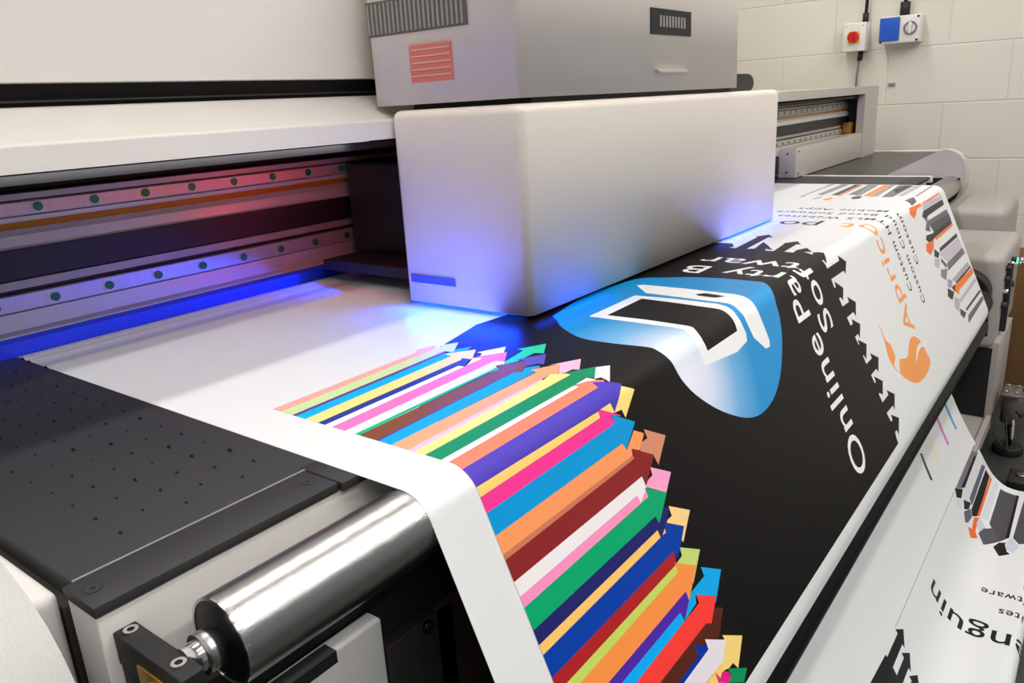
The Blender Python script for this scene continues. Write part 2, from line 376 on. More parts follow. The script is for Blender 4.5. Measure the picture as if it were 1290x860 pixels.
# lower fronts behind the roller
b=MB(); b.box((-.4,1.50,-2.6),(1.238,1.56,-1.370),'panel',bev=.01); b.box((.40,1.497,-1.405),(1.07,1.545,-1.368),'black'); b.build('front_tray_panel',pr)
b=MB(); b.box((.6,1.60,-4.0),(9.3,1.66,-1.30),'brown'); b.build('lower_front',pr)
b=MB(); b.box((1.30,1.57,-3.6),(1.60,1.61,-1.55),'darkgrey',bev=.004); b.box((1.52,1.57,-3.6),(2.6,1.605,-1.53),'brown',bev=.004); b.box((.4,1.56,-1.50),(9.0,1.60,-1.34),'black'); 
b.build('cabinet_door',pr)
b=MB(); b.cyl((1.47,1.575,-1.57),(1.47,1.545,-1.57),.016,'black',n=16,bev=.003).cyl((1.47,1.56,-1.57),(1.47,1.55,-1.57),.022,'steel_dark',n=16); b.build('door_bolt',pr)
# roller bracket
b=MB(); b.box((.604,1.378,-1.165),(.658,1.662,-1.082),'black',bev=.004); b.box((.607,1.46,-1.5),(.655,1.66,-1.16),'black',bev=.004); 
bk=b.build('roller_bracket',pr)
for y in (1.630,1.432):
    MB().ring((.632,y,-1.084),(0,0,1),.0165,.0085,.008,'steel_bright',n=24).cyl((.632,y,-1.084),(.632,y,-1.0795),.009,'hole',n=6).build('socket_screw',bk)
MB().box((.598,1.385,-1.32),(.606,1.56,-1.118),'brass',bev=.003).build('bearing_plate',bk); MB().ring((.598,1.475,-1.185),(-1,0,0),.058,.032,.010,'brass',n=32).cyl((.598,1.475,-1.185),(.592,1.475,-1.185),.030,'pink_metal',n=24).build('bearing',bk)
# ---------------------------------------------------------------- steel roller
RY,RZ,RR=1.459,-1.1105,.1085
ro=empty('steel_roller',(.75,RY,RZ)); tag(ro,'polished steel roller running along the front of the printer under the banner','roller')
MB().cyl((.745,RY,RZ),(10.3,RY,RZ),RR,'steel',n=96,caps=False).build('roller_tube',ro)
MB().cyl((.744,RY,RZ),(.752,RY,RZ),RR-.001,'steel_dark',n=64).build('end_cap',ro); MB().ring((.742,RY,RZ),(1,0,0),RR,RR-.008,.012,'steel_bright',n=64).build('end_rim',ro); MB().cyl((10.29,RY,RZ),(10.3,RY,RZ),RR-.001,'steel_dark',n=48).build('end_cap',ro)
MB().cyl((.655,RY,RZ),(.75,RY,RZ),.036,'steel_bright',n=32).cyl((.690,RY,RZ),(.73,RY,RZ),.048,'steel',n=32).build('journal',ro)
# ---------------------------------------------------------------- guide bar in front
gb=empty('guide_bar',(5,BAR[0],BAR[1])); tag(gb,'long black bar under the fold of the hanging banner','guide bar')
MB().cyl((.6,BAR[0],BAR[1]),(9.25,BAR[0],BAR[1]),BAR[2],'bar_black',n=64,bev=.01).build('bar_tube',gb)
MB().cyl((.8,cb[0],cb[1]),(9.25,cb[0],cb[1]),rb-.006,'bar_black',n=48).build('bar_rod',gb)
MB().prism([(BAR[0]-.1,BAR[1]-.1),(cb[0]-.1,cb[1]+.05),(cb[0]+.1,cb[1]+.06),(BAR[0]+.1,BAR[1]-.1)],9.24,9.3,'bar_black',bev=.01).build('end_bracket',gb)
# ---------------------------------------------------------------- carriage
ca=empty('print_carriage',(4.6,2.6,-.99)); tag(ca,'big light grey print head carriage riding across the banner','printer carriage')
CX0,CX1,CY0,CY1=2.9,6.23,2.15,3.0
def carriage_shell():
    t=bmesh.new(); bmesh.ops.create_cube(t,size=1)
    lo=W(CX0,CY0,-.975);hi=W(CX1,CY1-.02,.005)
    for v in t.verts: v.co=Vector([lo[i]+(v.co[i]+.5)*(hi[i]-lo[i]) for i in range(3)])
    mid=(lo+hi)/2
    E=[e for e in t.edges if (e.verts[0].co.z>mid.z and e.verts[1].co.z>mid.z)]
    V=[e for e in t.edges if abs(e.verts[0].co.z-e.verts[1].co.z)>.01]
    bmesh.ops.bevel(t,geom=E+V,offset=.045*SC,segments=6,profile=.5,affect='EDGES')
    b=MB(); b._take(t,'cover_smooth',True); return b.build('carriage_shell',ca)
carriage_shell()
def tower():
    t=bmesh.new(); bmesh.ops.create_cube(t,size=1)
    lo=W(2.92,2.165,.03);hi=W(5.43,3.1,.86)
    for v in t.verts: v.co=Vector([lo[i]+(v.co[i]+.5)*(hi[i]-lo[i]) for i in range(3)])
    mid=(lo+hi)/2
    E=[e for e in t.edges if not(e.verts[0].co.z<mid.z and e.verts[1].co.z<mid.z)]
    bmesh.ops.bevel(t,geom=E,offset=.03*SC,segments=5,profile=.5,affect='EDGES')
    b=MB(); b._take(t,'cover_smooth',True); return b.build('carriage_tower',ca)
tw=tower()
MB().box((3.05,2.2,-.01),(5.38,2.95,.035),'black').build('tower_gap',ca)
b=MB(); b.box((2.912,2.44,.36),(2.92,3.09,.52),'vent_dark')
for i in range(22): b.box((2.908,2.46+i*.029,.37),(2.914,2.472+i*.029,.51),'vent_light')
b.build('side_vent',ca)
b=MB(); b.box((2.914,2.55,.13),(2.92,2.82,.30),'sticker_red')
for i in range(5): b.box((2.912,2.56,.155+i*.03),(2.915,2.81,.162+i*.03),'sticker_pale')
b.build('warning_label',ca)
b=MB(); b.box((4.15,2.158,.335),(4.66,2.166,.47),'black')
for i in range(9): b.box((4.25+i*.038,2.155,.375),(4.27+i*.038,2.159,.435),'vent_light')
b.build('front_vent',ca)
b=MB(); b.box((4.2,2.135,.131),(4.58,2.166,.149),'steel_bright',bev=.006); b.build('latch_handle',ca)
b=MB(); b.box((2.895,2.62,-.87),(2.9,2.93,-.83),'patch_blue'); b.build('blue_patch',ca)  # blue patch low on the carriage's left face
b=MB(); b.box((3.5,2.96,-.90),(5.9,4.06,-.30),'darkgrey',bev=.02); b.box((3.7,4.0,-.84),(5.7,4.085,-.30),'black_soft',bev=.01); b.build('carriage_mount',ca)
b=MB(); b.box((3.0,2.2,-.984),(6.18,2.92,-.93),'black'); b.build('print_head_plate',ca)
b=MB(); b.box((2.905,2.25,-.978),(3.0,2.95,-.965),'uv'); b.box((3.1,3.02,-.92),(3.5,3.9,-.86),'black_soft'); b.build('uv_lamp',ca)
b=MB(); b.box((5.3,2.152,-.983),(6.20,2.25,-.974),'uv'); b.build('uv_lamp',ca)
b=MB(); b.box((3.2,3.1,-.50),(3.5,3.2,-.40),'black_soft'); b.box((3.193,3.12,-.48),(3.2,3.18,-.42),'red_led'); b.build('indicator_lamp',ca)
# energy chain loop behind the carriage
pts=[(8.38,3.62,.02)]+[(8.38+.36*math.sin(math.radians(a)),3.62,.02+.18-.18*math.cos(math.radians(a))) for a in range(0,181,15)]+[(7.2,3.62,.38)]
b=MB(); b.prism([(5.5,-.01)]+[(8.43+.17*math.sin(math.radians(a)),.085-.095*math.cos(math.radians(a))) for a in range(0,181,15)]+[(5.5,.18)],3.25,3.40,'rubber',axis='y',bev=.01); b.build('cable_chain',ca)
# ---------------------------------------------------------------- control cabinet on the right, its parts belong to the printer
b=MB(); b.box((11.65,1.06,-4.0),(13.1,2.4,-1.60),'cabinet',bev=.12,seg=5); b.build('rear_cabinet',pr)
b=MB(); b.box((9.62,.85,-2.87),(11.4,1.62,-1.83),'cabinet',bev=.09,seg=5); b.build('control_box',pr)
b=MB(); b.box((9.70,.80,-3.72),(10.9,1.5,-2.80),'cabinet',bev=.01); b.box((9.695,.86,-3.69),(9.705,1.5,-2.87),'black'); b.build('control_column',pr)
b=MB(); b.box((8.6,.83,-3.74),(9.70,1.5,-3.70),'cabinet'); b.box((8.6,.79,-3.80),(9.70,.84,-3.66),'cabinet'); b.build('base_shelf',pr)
b=MB(); b.cyl((9.40,1.17,-2.22),(9.62,1.17,-2.22),.25,'rubber',n=48,bev=.02); b.cyl((9.3,1.10,-2.55),(9.45,1.10,-2.55),.10,'rubber',n=32,bev=.01); b.build('take_up_flange',pr)
cb2=[]
for i,(x,z,c,r) in enumerate([(9.9,-2.0,'black_soft',.03),(10.15,-2.0,'steel_bright',.03),(10.4,-2.0,'black_soft',.035),(9.9,-2.12,'black_soft',.03),(10.15,-2.12,'black_soft',.03),(10.62,-2.05,'led_green',.035),(9.9,-2.26,'steel_bright',.03),(10.2,-2.26,'black_soft',.035),(10.5,-2.3,'black_soft',.035),(9.9,-2.42,'black_soft',.04),(10.2,-2.45,'black_soft',.04),(10.1,-2.62,'black_soft',.05)]):
    MB().cyl((x,.86,z),(x,.80,z),r,c,n=16,bev=.004).build('control_button',pr)
MB().box((10.0,.79,-2.75),(10.06,.86,-1.97),'black_soft',bev=.01).build('button_rail',pr)
# foot bracket + motor + cables + tag near the floor on the right
fb=empty('levelling_foot',(10.1,.62,-ZF)); tag(fb,'metal levelling foot with a bolted top plate beside the right printer column','machine foot')
MB().box((9.95,.56,-3.50),(10.35,.74,-3.47),'pink_metal',bev=.008).build('top_plate',fb)
for x,y in ((10.03,.60),(10.27,.60),(10.03,.70),(10.27,.70)): MB().cyl((x,y,-3.47),(x,y,-3.44),.018,'steel_bright',n=6).build('bolt',fb)
MB().cyl((10.15,.62,-3.50),(10.15,.62,-3.86),.12,'pink_metal',n=32,bev=.01).build('motor_can',fb)
MB().cyl((10.15,.62,-3.86),(10.15,.62,-4.16),.035,'steel_dark',n=20).cyl((10.15,.62,-4.25),(10.15,.62,-4.15),.16,'rubber',n=32,bev=.02).build('foot_pad',fb)
b=MB().tube([(10.9,.50,-3.40),(10.5,.46,-3.62),(10.1,.46,-3.68),(9.85,.52,-3.66),(9.8,.56,-3.6)],.018,'rubber').tube([(10.7,.44,-3.2),(10.55,.42,-3.6),(10.6,.42,-3.95),(10.75,.42,-4.235)],.016,'rubber').tube([(9.86,.66,-3.7),(9.8,.62,-3.95),(9.7,.6,-4.05),(9.5,.66,-3.9),(9.6,.75,-3.8)],.012,'rubber')
tag(b.build('power_cable'),'black looped cables around the levelling foot at lower right','cable')
b=MB(); b.prism([(9.72,-3.70),(9.85,-3.72),(9.98,-3.80),(10.05,-3.98),(9.98,-4.02),(9.86,-3.95),(9.78,-3.80)],.575,.585,'tag_white',axis='y'); tag(b.build('cable_tag'),'small white paper tag hanging from the cables by the foot','tag')
b=MB(); b.box((9.0,.30,-ZF),(9.35,.52,-4.08),'rubber',bev=.02).cyl((9.18,.40,-4.08),(9.18,.40,-4.06),.05,'steel_bright',n=16); tag(b.build('foot_pedal'),'black pedal box with chrome top lying on the dark floor','pedal')
b=MB(); b.box((11.9,.45,-ZF),(12.9,1.0,-2.3),'cardboard',bev=.01); tag(b.build('cardboard_box'),'brown cardboard box standing on the floor by the right printer column','box')
b=MB().box((10.9,.62,-2.42),(11.05,.67,-2.20),'switch_red',bev=.008).tube([(10.97,.64,-2.2),(10.9,.7,-2.12),(10.75,.80,-2.1)],.008,'steel_bright').cyl((10.82,.80,-2.09),(10.82,.76,-2.09),.045,'steel_bright',n=20)
tag(b.build('key_fob'),'key with a red fob hanging from the control box','key')
# ---------------------------------------------------------------- wall switch gear
def wy(p,X=XW-.02):
    d=ray(*p); t=X/d[0]; return (d[1]*t,d[2]*t)
sw=empty('isolator_switch',(XW,3.6,.55)); tag(sw,'white wall isolator with round red knob on a yellow plate','switch')
(y1,z1),(y2,z2)=wy((1068,31)),wy((1094,64)); ya,yb2=min(y1,y2),max(y1,y2); za,zb2=min(z1,z2),max(z1,z2)
yc,zc=(ya+yb2)/2,(za+zb2)/2
MB().box((XW-.26,ya,za),(XW,yb2,zb2),'switch_white',bev=.015).build('housing',sw)
MB().box((XW-.27,yc-.085,zc-.095),(XW-.258,yc+.085,zc+.085),'switch_yellow',bev=.003).build('yellow_plate',sw)
MB().cyl((XW-.27,yc,zc),(XW-.34,yc,zc),.085,'switch_red',n=40,bev=.012).box((XW-.38,yc-.016,zc-.075),(XW-.33,yc+.016,zc+.075),'switch_red',bev=.006).build('knob',sw)
for dy,dz in ((.14,.17),(-.14,.17),(0,-.17)): MB().cyl((XW-.262,yc+dy*.9,zc+dz*.95),(XW-.257,yc+dy*.9,zc+dz*.95),.008,'black',n=10).build('screw',sw)
MB().tube([(XW-.12,yc-.12,zb2-.01),(XW-.12,yc-.12,zb2+.14)],.045,'rubber',n=14).build('cable_gland',sw); MB().tube([(XW-.12,yc-.08,za+.01),(XW-.12,yc-.08,za-.07),(XW-.12,yc-.07,za-.14)],.04,'rubber',n=14).build('cable_gland',sw)
b=MB().tube([(XW-.12,yc-.12,zb2+.12),(XW-.10,yc-.13,zb2+.6),(XW-.06,yc-.13,3.5),(XW-.06,yc-.13,6.9)],.025,'rubber')
tag(b.build('supply_cable'),'black cable running up the wall from the red-knobbed isolator','cable')
b=MB().tube([(XW-.12,yc-.07,za-.10),(XW-.09,yc-.04,za-.35),(XW-.09,yc-.03,za-.9),(XW-.06,yc-.02,-2.5),(XW-.06,yc-.02,-4.2)],.016,'grey_cable')
tag(b.build('drop_cable'),'thin grey cable dropping from the isolator to behind the gantry','cable')
so=empty('industrial_socket',(XW,3.1,.6)); tag(so,'white wall socket box with blue flap and grey rotary switch','socket')
(y1,z1),(y2,z2)=wy((1116,25)),wy((1162,51)); ya,yb2=min(y1,y2),max(y1,y2); za,zb2=min(z1,z2)-.02,max(z1,z2)+.02; yc,zc=(ya+yb2)/2,(za+zb2)/2
MB().box((XW-.30,ya,za),(XW,yb2,zb2),'switch_white',bev=.015).build('housing',so)
MB().box((XW-.335,yc+.005,za+.04),(XW-.295,yb2+.01,zb2-.015),'socket_blue',bev=.012).build('blue_flap',so)
MB().ring((XW-.30,yc-.145,zc+.01),(-1,0,0),.095,.07,.02,'grey_cable',n=36).cyl((XW-.30,yc-.145,zc+.01),(XW-.31,yc-.145,zc+.01),.07,'switch_white',n=32).box((XW-.36,yc-.165,zc-.07),(XW-.30,yc-.125,zc+.09),'switch_white',bev=.008).build('rotary_switch',so)
for y,z in ((ya+.03,za+.03),(ya+.03,zb2-.03),(yb2-.01,za+.03),(yb2-.01,zb2-.03)): MB().cyl((XW-.302,y,z),(XW-.297,y,z),.018,'black',n=12).build('screw',so)
MB().tube([(XW-.15,yc-.02,zb2-.01),(XW-.15,yc-.02,zb2+.20)],.07,'rubber',n=14).build('cable_gland',so)
b=MB().tube([(XW-.15,yc-.02,zb2+.18),(XW-.12,yc-.03,zb2+.6),(XW-.07,yc-.03,3.5),(XW-.07,yc-.03,6.9)],.028,'rubber')
tag(b.build('socket_cable'),'black cable running up the wall from the blue-flapped socket','cable')
y,z=wy((1123.5,105.5)); b=MB().box((XW-.05,y-.05,z-.018),(XW,y+.05,z+.018),'alu_dull',bev=.006); tag(b.build('wall_clip'),'small grey clip left on the white block wall','clip')
# ---------------------------------------------------------------- printed banner
ART=[]      # (polygon list in (x,s), material key)
def amat(r,g,b):
    k='ink_%d_%d_%d'%(r,g,b)
    if k not in M: M[k]=mat(k,srgb(r,g,b),.45,spec=.16 if min(r,g,b)<215 else .35)
    return k
def P1(spec,m,web=1,smooth=False):
    pts=[uv(p,web) for p in px(spec)]
    if smooth: pts=_cr([pts[-1]]+pts+[pts[0],pts[1]],5)[5:-6]
    if any(p is None for p in pts): print('ART MISS',spec[:30],sum(p is None for p in pts)); pts=[p for p in pts if p]
    if len(pts)>2: ART.append(([pts],m,web))
def snap(pts,xm=1.53): return pts
def SR(sa,sb,head,m):
    """stripe from the left margin between lengths sa..sb, far end polygon given by pixel points"""
    pts=[uv(p,1) for p in px(head)]; ART.append(([[(XM,sa),(XM,sb)]+pts],m,1))
XM=1.53
def sv(spec): return uv(px(spec)[0],1)[1]
BLK=amat(17,14,14); WHT=amat(240,240,240)
# black field
black_left='B 440 215 640 330 900 350 C 430 300 700 350 850 450 800 600 960 690 E 760 200 850 350 980 560 1020 760 G 640 200 640 330 720 450 850 560 900 680 930 760 I 560 300 640 560 700 600 740 860'
zig='Z 735 262 750 292 705 300 765 306 960 207 945 200 1070 184 1102 212 1060 208 865 312 935 310 1015 250 P 60 148 100 190 30 180 35 195 110 200 215 128 200 125 340 107 372 138 330 136 213 205 295 215 330 190 430 170 482 210 400 207 485 235 485 212 590 217 615 325 580 285 572 290 622 367 735 290 718 242 803 300 797 420 778 387 660 468 690 550 703 545 690 490 775 550 772 672 748 640 735 650 768 728 828 685 813 635 895 687 Q 440 140 415 98 355 152 390 228 410 212 398 165 482 212 478 350 460 308 432 335 465 412 472 405 458 362 543 405 540 550 512 507 507 515 540 595 592 540 575 490 658 535 655 672 635 640 585 700 620 778 630 770 613 712 697 757 R 697 130 665 112 658 120 695 203 750 130 733 85 810 122 810 275 793 232 735 305 775 385 790 375 775 320 852 350 850 515 830 468 815 485 830 550'
zp=[uv(p) for p in px(zig)]; lp=[uv(p) for p in px(black_left)[:-1]]
if any(p is None for p in zp+lp): print('MISSING in black field')
SE=S_APRON_END-.025   # printed design ends here
FRONT=S_[I_FLAT]-1.26      # rear limit of what is printed so far
x_end=lp[-1][0]
field=[(3.05,FRONT),uv((640,396)),uv((600,409))]+[lp[0],(2.1,1.84),(1.9,1.95),(1.75,2.3),(1.75,SE),(zp[-1][0],SE)]+zp[::-1]+[(zp[0][0]-.05,FRONT+.1),(4.9,FRONT)]
ART.append(([field],BLK,1))
# cyan blob and laptop
P1('Y 60 640 75 655 100 690 180 735 300 758 480 778 540 800 600 855 X 860 480 880 500 910 518 940 526 960 520 975 500 983 470 985 430 982 400 Y 1060 560 1030 500 1000 485 960 481 840 470 700 463 560 465 X 800 352 740 372 700 396','BLOB',smooth=True)
P1('Y 222 640 430 545 600 560 800 583 850 600 890 640 930 715 935 750 890 800 745 862 735 840 715 790 680 730 650 700 600 690',WHT)
P1('Y 305 635 460 560 620 580 795 605 850 630 890 705 757 795 735 750 712 715 690 690 650 680 480 655',BLK)
P1('Y 437 500 465 497 660 515 880 540 930 555 975 600 1010 680 1035 745 1038 775 1020 785 965 735 930 660 900 615 870 590 840 580 640 555 480 535',WHT)
P1('Y 703 540 745 535 800 543 838 550 790 556 715 547',BLK)
# colour stripes: list of (margin length end, far-end polygon, colour); each starts where the previous ended
ma=sv('A 40 668')
stripes=[('A 105 688','B 390 240 400 205 268 238 250 262',(247,166,154)),
('A 190 710','B 470 250 535 255 572 183 430 207 455 212 388 235',(196,216,158)),
('A 215 718','B 478 264 468 250',(92,60,140)),
('A 285 740','B 510 290 470 265',(10,172,228)),
('A 375 768','B 610 305 670 312 700 236 470 270 515 287',(250,216,132)),
('A 430 783','B 570 357 620 362 650 312 608 305',(42,60,146)),
('A 480 798','B 720 318 750 298 680 298 625 363 572 357',(240,242,246)),
('A 575 828','B 835 322 905 345 930 255 700 290 748 302',(240,118,190)),
('A 650 850','B 800 395 860 372 840 358 905 345 912 325 835 322',(222,226,236)),
('D 0 92','B 795 410 880 383 850 370',(14,182,128)),
('D 0 192','B 960 412 1045 403 1068 320 850 358 880 378',(128,74,48)),
('D 12 197','B 985 403 960 411',(50,60,190)),
('D 100 228','C 310 290 280 268 350 255 350 238 240 255 225 288 160 290',(4,162,228)),
('D 215 268','C 360 345 430 305 485 308 500 228 280 270 322 290',(222,166,124)),
('D 260 282','C 388 352 360 342',(248,186,218)),
('D 340 305','C 580 305 545 298 430 303 380 345',(250,222,138)),
('D 462 340','C 610 385 680 330 755 330 762 248 550 290 582 305',(14,140,92)),
('D 510 360','C 640 395 600 388',(240,240,242)),
('D 600 418','C 778 402 735 365 825 360 825 345 700 355 605 385 640 397',(252,128,104)),
('D 695 553','C 795 560 868 512 900 575 950 372 730 365 780 402',(76,60,180)),
('D 728 622','C 792 622 778 575',(252,214,120)),
('D 775 738','C 900 665 870 600 945 610 940 600 795 562 778 572 792 622',(248,56,152)),
('F 138 205','E 720 225 750 280 815 65 640 12 665 78',(0,152,218)),
('F 190 345','E 798 315 790 265 850 275 882 150 805 128 755 275 722 225',(252,156,96)),
('F 208 385','E 812 335 798 312',(206,122,92)),
('F 268 550','E 865 470 895 540 955 308 790 263 812 335',(140,38,40)),
('F 310 660','E 830 610 857 668 900 550 865 468',(244,238,240)),
('F 342 740','E 912 618 895 560 857 665 832 610',(252,148,196)),
('H 183 462','E 965 762 994 822 1048 585 885 550 912 618',(0,168,110)),
('H 225 578','G 515 165 542 215 580 110 602 0 555 -10 532 118 497 62',(34,36,106)),
('H 255 655','G 535 215 512 162',(252,202,112)),
('H 325 830','G 632 318 655 380 678 300 708 132 565 110 578 180 535 215',(0,62,168)),]
behind=[('B 235 235 330 185 300 175 475 145 440 205 400 205 380 200',(226,240,240)),('B 475 268 560 232 668 215 640 240 520 265',(10,170,228)),
('B 705 258 920 215 905 258 750 290 730 285 745 265',(240,242,248)),('B 900 348 915 325 1050 243 1000 235 1217 193 1200 265 1130 262 1000 325',(40,206,158)),
('B 1000 310 1217 268 1200 347 1160 340 1055 365 1068 320',(92,84,188)),('C 490 300 500 228 420 235 655 188 643 268 590 265 540 290',(248,184,214)),
('C 610 380 695 328 760 340 770 350 700 360',(240,240,242)),('C 762 250 868 236 865 358 800 325 755 335',(240,240,242)),
('C 950 388 1047 410 982 620 952 560 900 585 930 470',(252,222,128)),('C 795 560 868 512 900 580 880 590',(252,222,128)),
('E 855 272 865 218 908 185 882 120 1042 165 990 382 955 315 860 290',(216,142,112)),('E 895 545 912 495 945 460 930 400 1082 435 1048 585',(252,164,206)),
('G 570 105 620 55 600 0 E 1065 685 1222 715 G 705 250 690 230 705 130',(252,212,142)),('G 550 200 568 145 578 180',(252,202,112)),
('G 655 405 695 350 678 288 828 303 780 550 775 540 798 422',(200,220,122)),('G 742 690 765 615 858 500 835 433 983 450 943 700 940 645 795 640 800 700 715 830',(10,170,238)),
('G 935 730 998 732 I 645 515 575 520 535 520 600 400',(90,38,28)),
('I 672 490 828 492 797 745 757 705 725 745 668 772 650 760 690 520',(252,218,128))]
for sp,c in behind: P1(sp,amat(*c))
XM0=ma
for mg,head,c in stripes:
    e=sv(mg); SR(XM0,e,head,amat(*c)); XM0=e
# stripes that run out of the bottom of the frame: give the length at their lower edge by the far end
low=[('G 632 318','G 590 480 615 535 650 395 632 318',(176,34,38)),
('G 590 480','G 620 540 662 470 652 412 590 478',(198,218,98)),
('G 720 615','G 720 615 745 680 798 422 640 405 662 472',(252,148,72)),
('G 682 765','G 682 765 712 830 745 680 720 612',(78,40,168)),
('I 20 860','I 378 380 345 315',(0,174,248)),
('I 190 860','I 545 400 578 465 622 188 467 177 490 240',(254,64,56)),
('I 330 860','I 485 650 455 568 540 562 535 522 575 520 600 487 620 519 645 515 660 400 545 398',(88,38,26)),
('I 380 860','I 565 600 545 566 455 568 485 650',(0,50,160)),
('I 550 860','I 585 805 610 775 635 790 655 822 700 525 535 522 563 600',(238,230,238)),
]
lim=[sv('H 325 830'),sv('H 450 860'),sv('H 560 860'),sv('H 775 860'),sv('H 880 860'),sv('I 20 860'),sv('I 190 860'),sv('I 330 860'),sv('I 380 860'),sv('I 550 860')]
for i,(mg,head,c) in enumerate(low):
    e=lim[i+1]; SR(lim[i],e,head,amat(*c)); XM0=e
for i,c in enumerate([(252,210,110),(232,30,140),(0,150,90),(250,160,90),(0,150,220),(120,30,40)]):
    s0=XM0+i*.07
    if s0<SE: ART.append(([[(XM,s0),(XM,min(s0+.07,SE)),(2.35,min(s0+.07,SE)),(2.35,s0)]],amat(*c),1))
P1('I 612 773 655 822 668 772 715 770 740 820 715 858 640 858',amat(232,30,140)); P1('I 712 748 860 742 838 855 715 858 740 815',amat(4,150,90))
P1('B 596 300 652 306 622 364 572 358',amat(42,60,146))
# right hand greys and oranges of the Apricot design
G=[('K 620 268 780 170 785 185 625 290',(238,118,48)),('K 630 345 810 235 828 285 672 395 660 440 618 400',(58,54,54)),('K 615 280 800 195 806 230 630 340',(196,186,200)),
('K 660 450 850 330 868 365 690 480 700 545 650 535',(112,102,114)),('K 690 480 870 365 895 425 730 550',(82,80,86)),('K 730 550 890 425 905 465 740 600 700 665 655 620 660 580 710 565',(52,50,50)),
('K 740 600 905 468 915 485 750 630',(238,122,52)),('K 655 665 730 620 730 700 700 770 660 730',(232,112,50)),('K 490 320 600 275 615 295 568 330 560 380 545 425 500 375',(234,116,52)),
('K 450 250 535 215 565 260 520 300',(92,92,94)),('K 555 205 710 108 722 112 565 211',(110,108,108)),('K 785 700 945 560 958 592 790 742',(56,54,54)),('K 735 710 785 750 775 800 735 780',(56,54,56)),('K 640 440 690 420 660 450',(120,112,124)),
('K 800 740 965 600 1000 690 860 835 790 770',(202,190,202)),('L 858 160 1000 12 1028 65 870 235',(112,104,112)),('L 738 110 790 130 780 220 738 185',(196,186,196)),('L 798 110 860 180 850 210 800 150',(104,96,104)),('L 798 225 860 215 850 330 798 290',(138,130,136)),
('L 905 320 1050 150 1075 180 940 345',(176,166,176)),('L 862 310 910 330 900 400 862 390',(170,160,170)),('L 940 345 1075 185 1084 203 945 372',(50,46,50)),('L 935 370 1095 205 1110 255 975 420 970 462 935 430',(240,124,50)),('L 905 385 935 365 935 440 905 400',(70,58,62)),
('L 862 400 925 440 908 515 865 480',(52,50,50)),('L 975 510 1120 300 1137 330 990 540',(188,188,194)),('L 925 480 980 510 975 630 930 590',(188,178,190)),('L 1035 600 1175 405 1182 430 1045 620',(62,60,60)),('L 980 595 1040 635 1020 690 985 650',(66,64,66)),
('L 1060 660 1195 470 1208 505 1075 720 1062 735',(104,96,104)),
('J 340 265 470 235 440 225 740 102 800 102 400 250',(176,174,176)),('J 600 215 870 104 960 104 650 225',(146,148,154)),('J 535 262 650 235 640 250 560 266',(166,172,176)),('J 750 222 1010 107 1080 107 820 225',(96,84,84)),('J 820 228 1082 110 1095 116 835 236',(226,130,80)),('J 650 270 770 245 760 265 690 279',(240,142,74)),
('J 935 215 1160 107 1280 104 1060 228',(124,128,138)),('J 960 262 985 240 1090 232 1060 260 985 266',(78,76,78)),('K 60 200 260 97 330 97 120 212',(242,146,88)),('K 120 213 330 97 372 97 190 208',(150,150,156)),('K 0 185 120 110 160 100 0 210',(150,152,158)),
('K 230 215 400 100 560 97 340 215',(122,122,124)),('K 345 150 480 97 540 97 370 180',(66,66,66)),('K 385 205 560 100 640 98 440 205',(176,176,178))]
for sp,c in G: P1(sp,amat(*c))
# flame mark
OR=amat(240,156,84)
P1('Q 858 560 890 545 935 525 945 440 955 370 975 340 1000 332 1040 355 1060 382 1035 410 1020 470 1015 560 1025 560 1035 490 1060 440 1075 430 1090 434 1120 490 1152 565 1140 640 1105 710 1060 760 1010 775 960 760 870 690',OR,smooth=True)
P1('Q 655 205 690 285 720 360 770 410 800 480 818 540 805 600 830 650 870 690 840 670 795 615 765 560 745 510 725 430 710 370',OR,smooth=True)
# second stretch of web: hanging loop in front
SL=amat(76,74,84); BK2=amat(22,20,22)
G2=[('M 612 400 735 110 755 140 655 405',(118,114,128)),('M 650 395 750 150 762 160 672 400',(24,22,24)),('M 605 400 660 408 650 470 618 465',(24,22,24)),('M 615 475 655 472 655 550 625 545',(214,218,228)),
('M 705 470 790 240 812 255 722 520',(98,96,112)),('M 665 480 715 500 700 545 670 545',(30,28,32)),('M 668 560 715 540 720 600 695 635 675 632',(98,96,112)),('M 718 545 815 275 842 322 760 592 722 592',(24,22,24)),
('M 755 592 845 325 856 340 775 592',(238,108,44)),('M 695 660 722 680 735 600 770 600 745 690 760 742 712 738',(238,108,44)),('M 780 600 880 350 905 372 830 620',(214,218,228)),('M 752 640 775 590 822 690 770 705',(204,208,222)),
('M 840 640 915 405 1040 455 970 740 905 765 870 700',(74,72,80)),('M 948 742 1026 450 1042 456 974 740',(22,20,22)),('M 765 705 800 675 860 672 905 765 800 785',(84,82,92)),('M 865 800 905 770 965 770 955 830 980 850 905 862',(24,22,24)),
('M 945 780 985 735 1045 800 1000 840 950 812',(206,210,224)),('M 1000 740 1075 480 1080 780 1040 782',(76,74,84))]
for sp,c in G2: P1(sp,amat(*c),2)
P1('X 1187 493 1189 492 1205.5 540 1203.5 541',amat(70,150,214),2); P1('X 1177 514 1179.2 514 1195.6 559 1193.6 561',amat(214,120,190),2)
P1('X 1171.6 549 1173.4 549 1184.6 580 1182.6 581',amat(232,222,150),2); P1('X 1158.6 571 1161.2 570.6 1174.8 604 1172.2 605.4',amat(60,62,70),2)
s0=5.70
lineS=[uv(p,2) for p in px('M 595 420 N 195 510')]; sm=sum(p[1] for p in lineS)/2
ART.append(([[(lineS[1][0],sm),(lineS[0][0],sm),(lineS[0][0],sm+.006),(lineS[1][0],sm+.006)]],amat(150,156,156),2))
P1('N 190 517 242 517 250 638 235 615 175 760 200 812 245 700 230 668 283 668 290 790 275 765 238 862 30 862 128 678 138 695 205 545',amat(24,23,25),2)
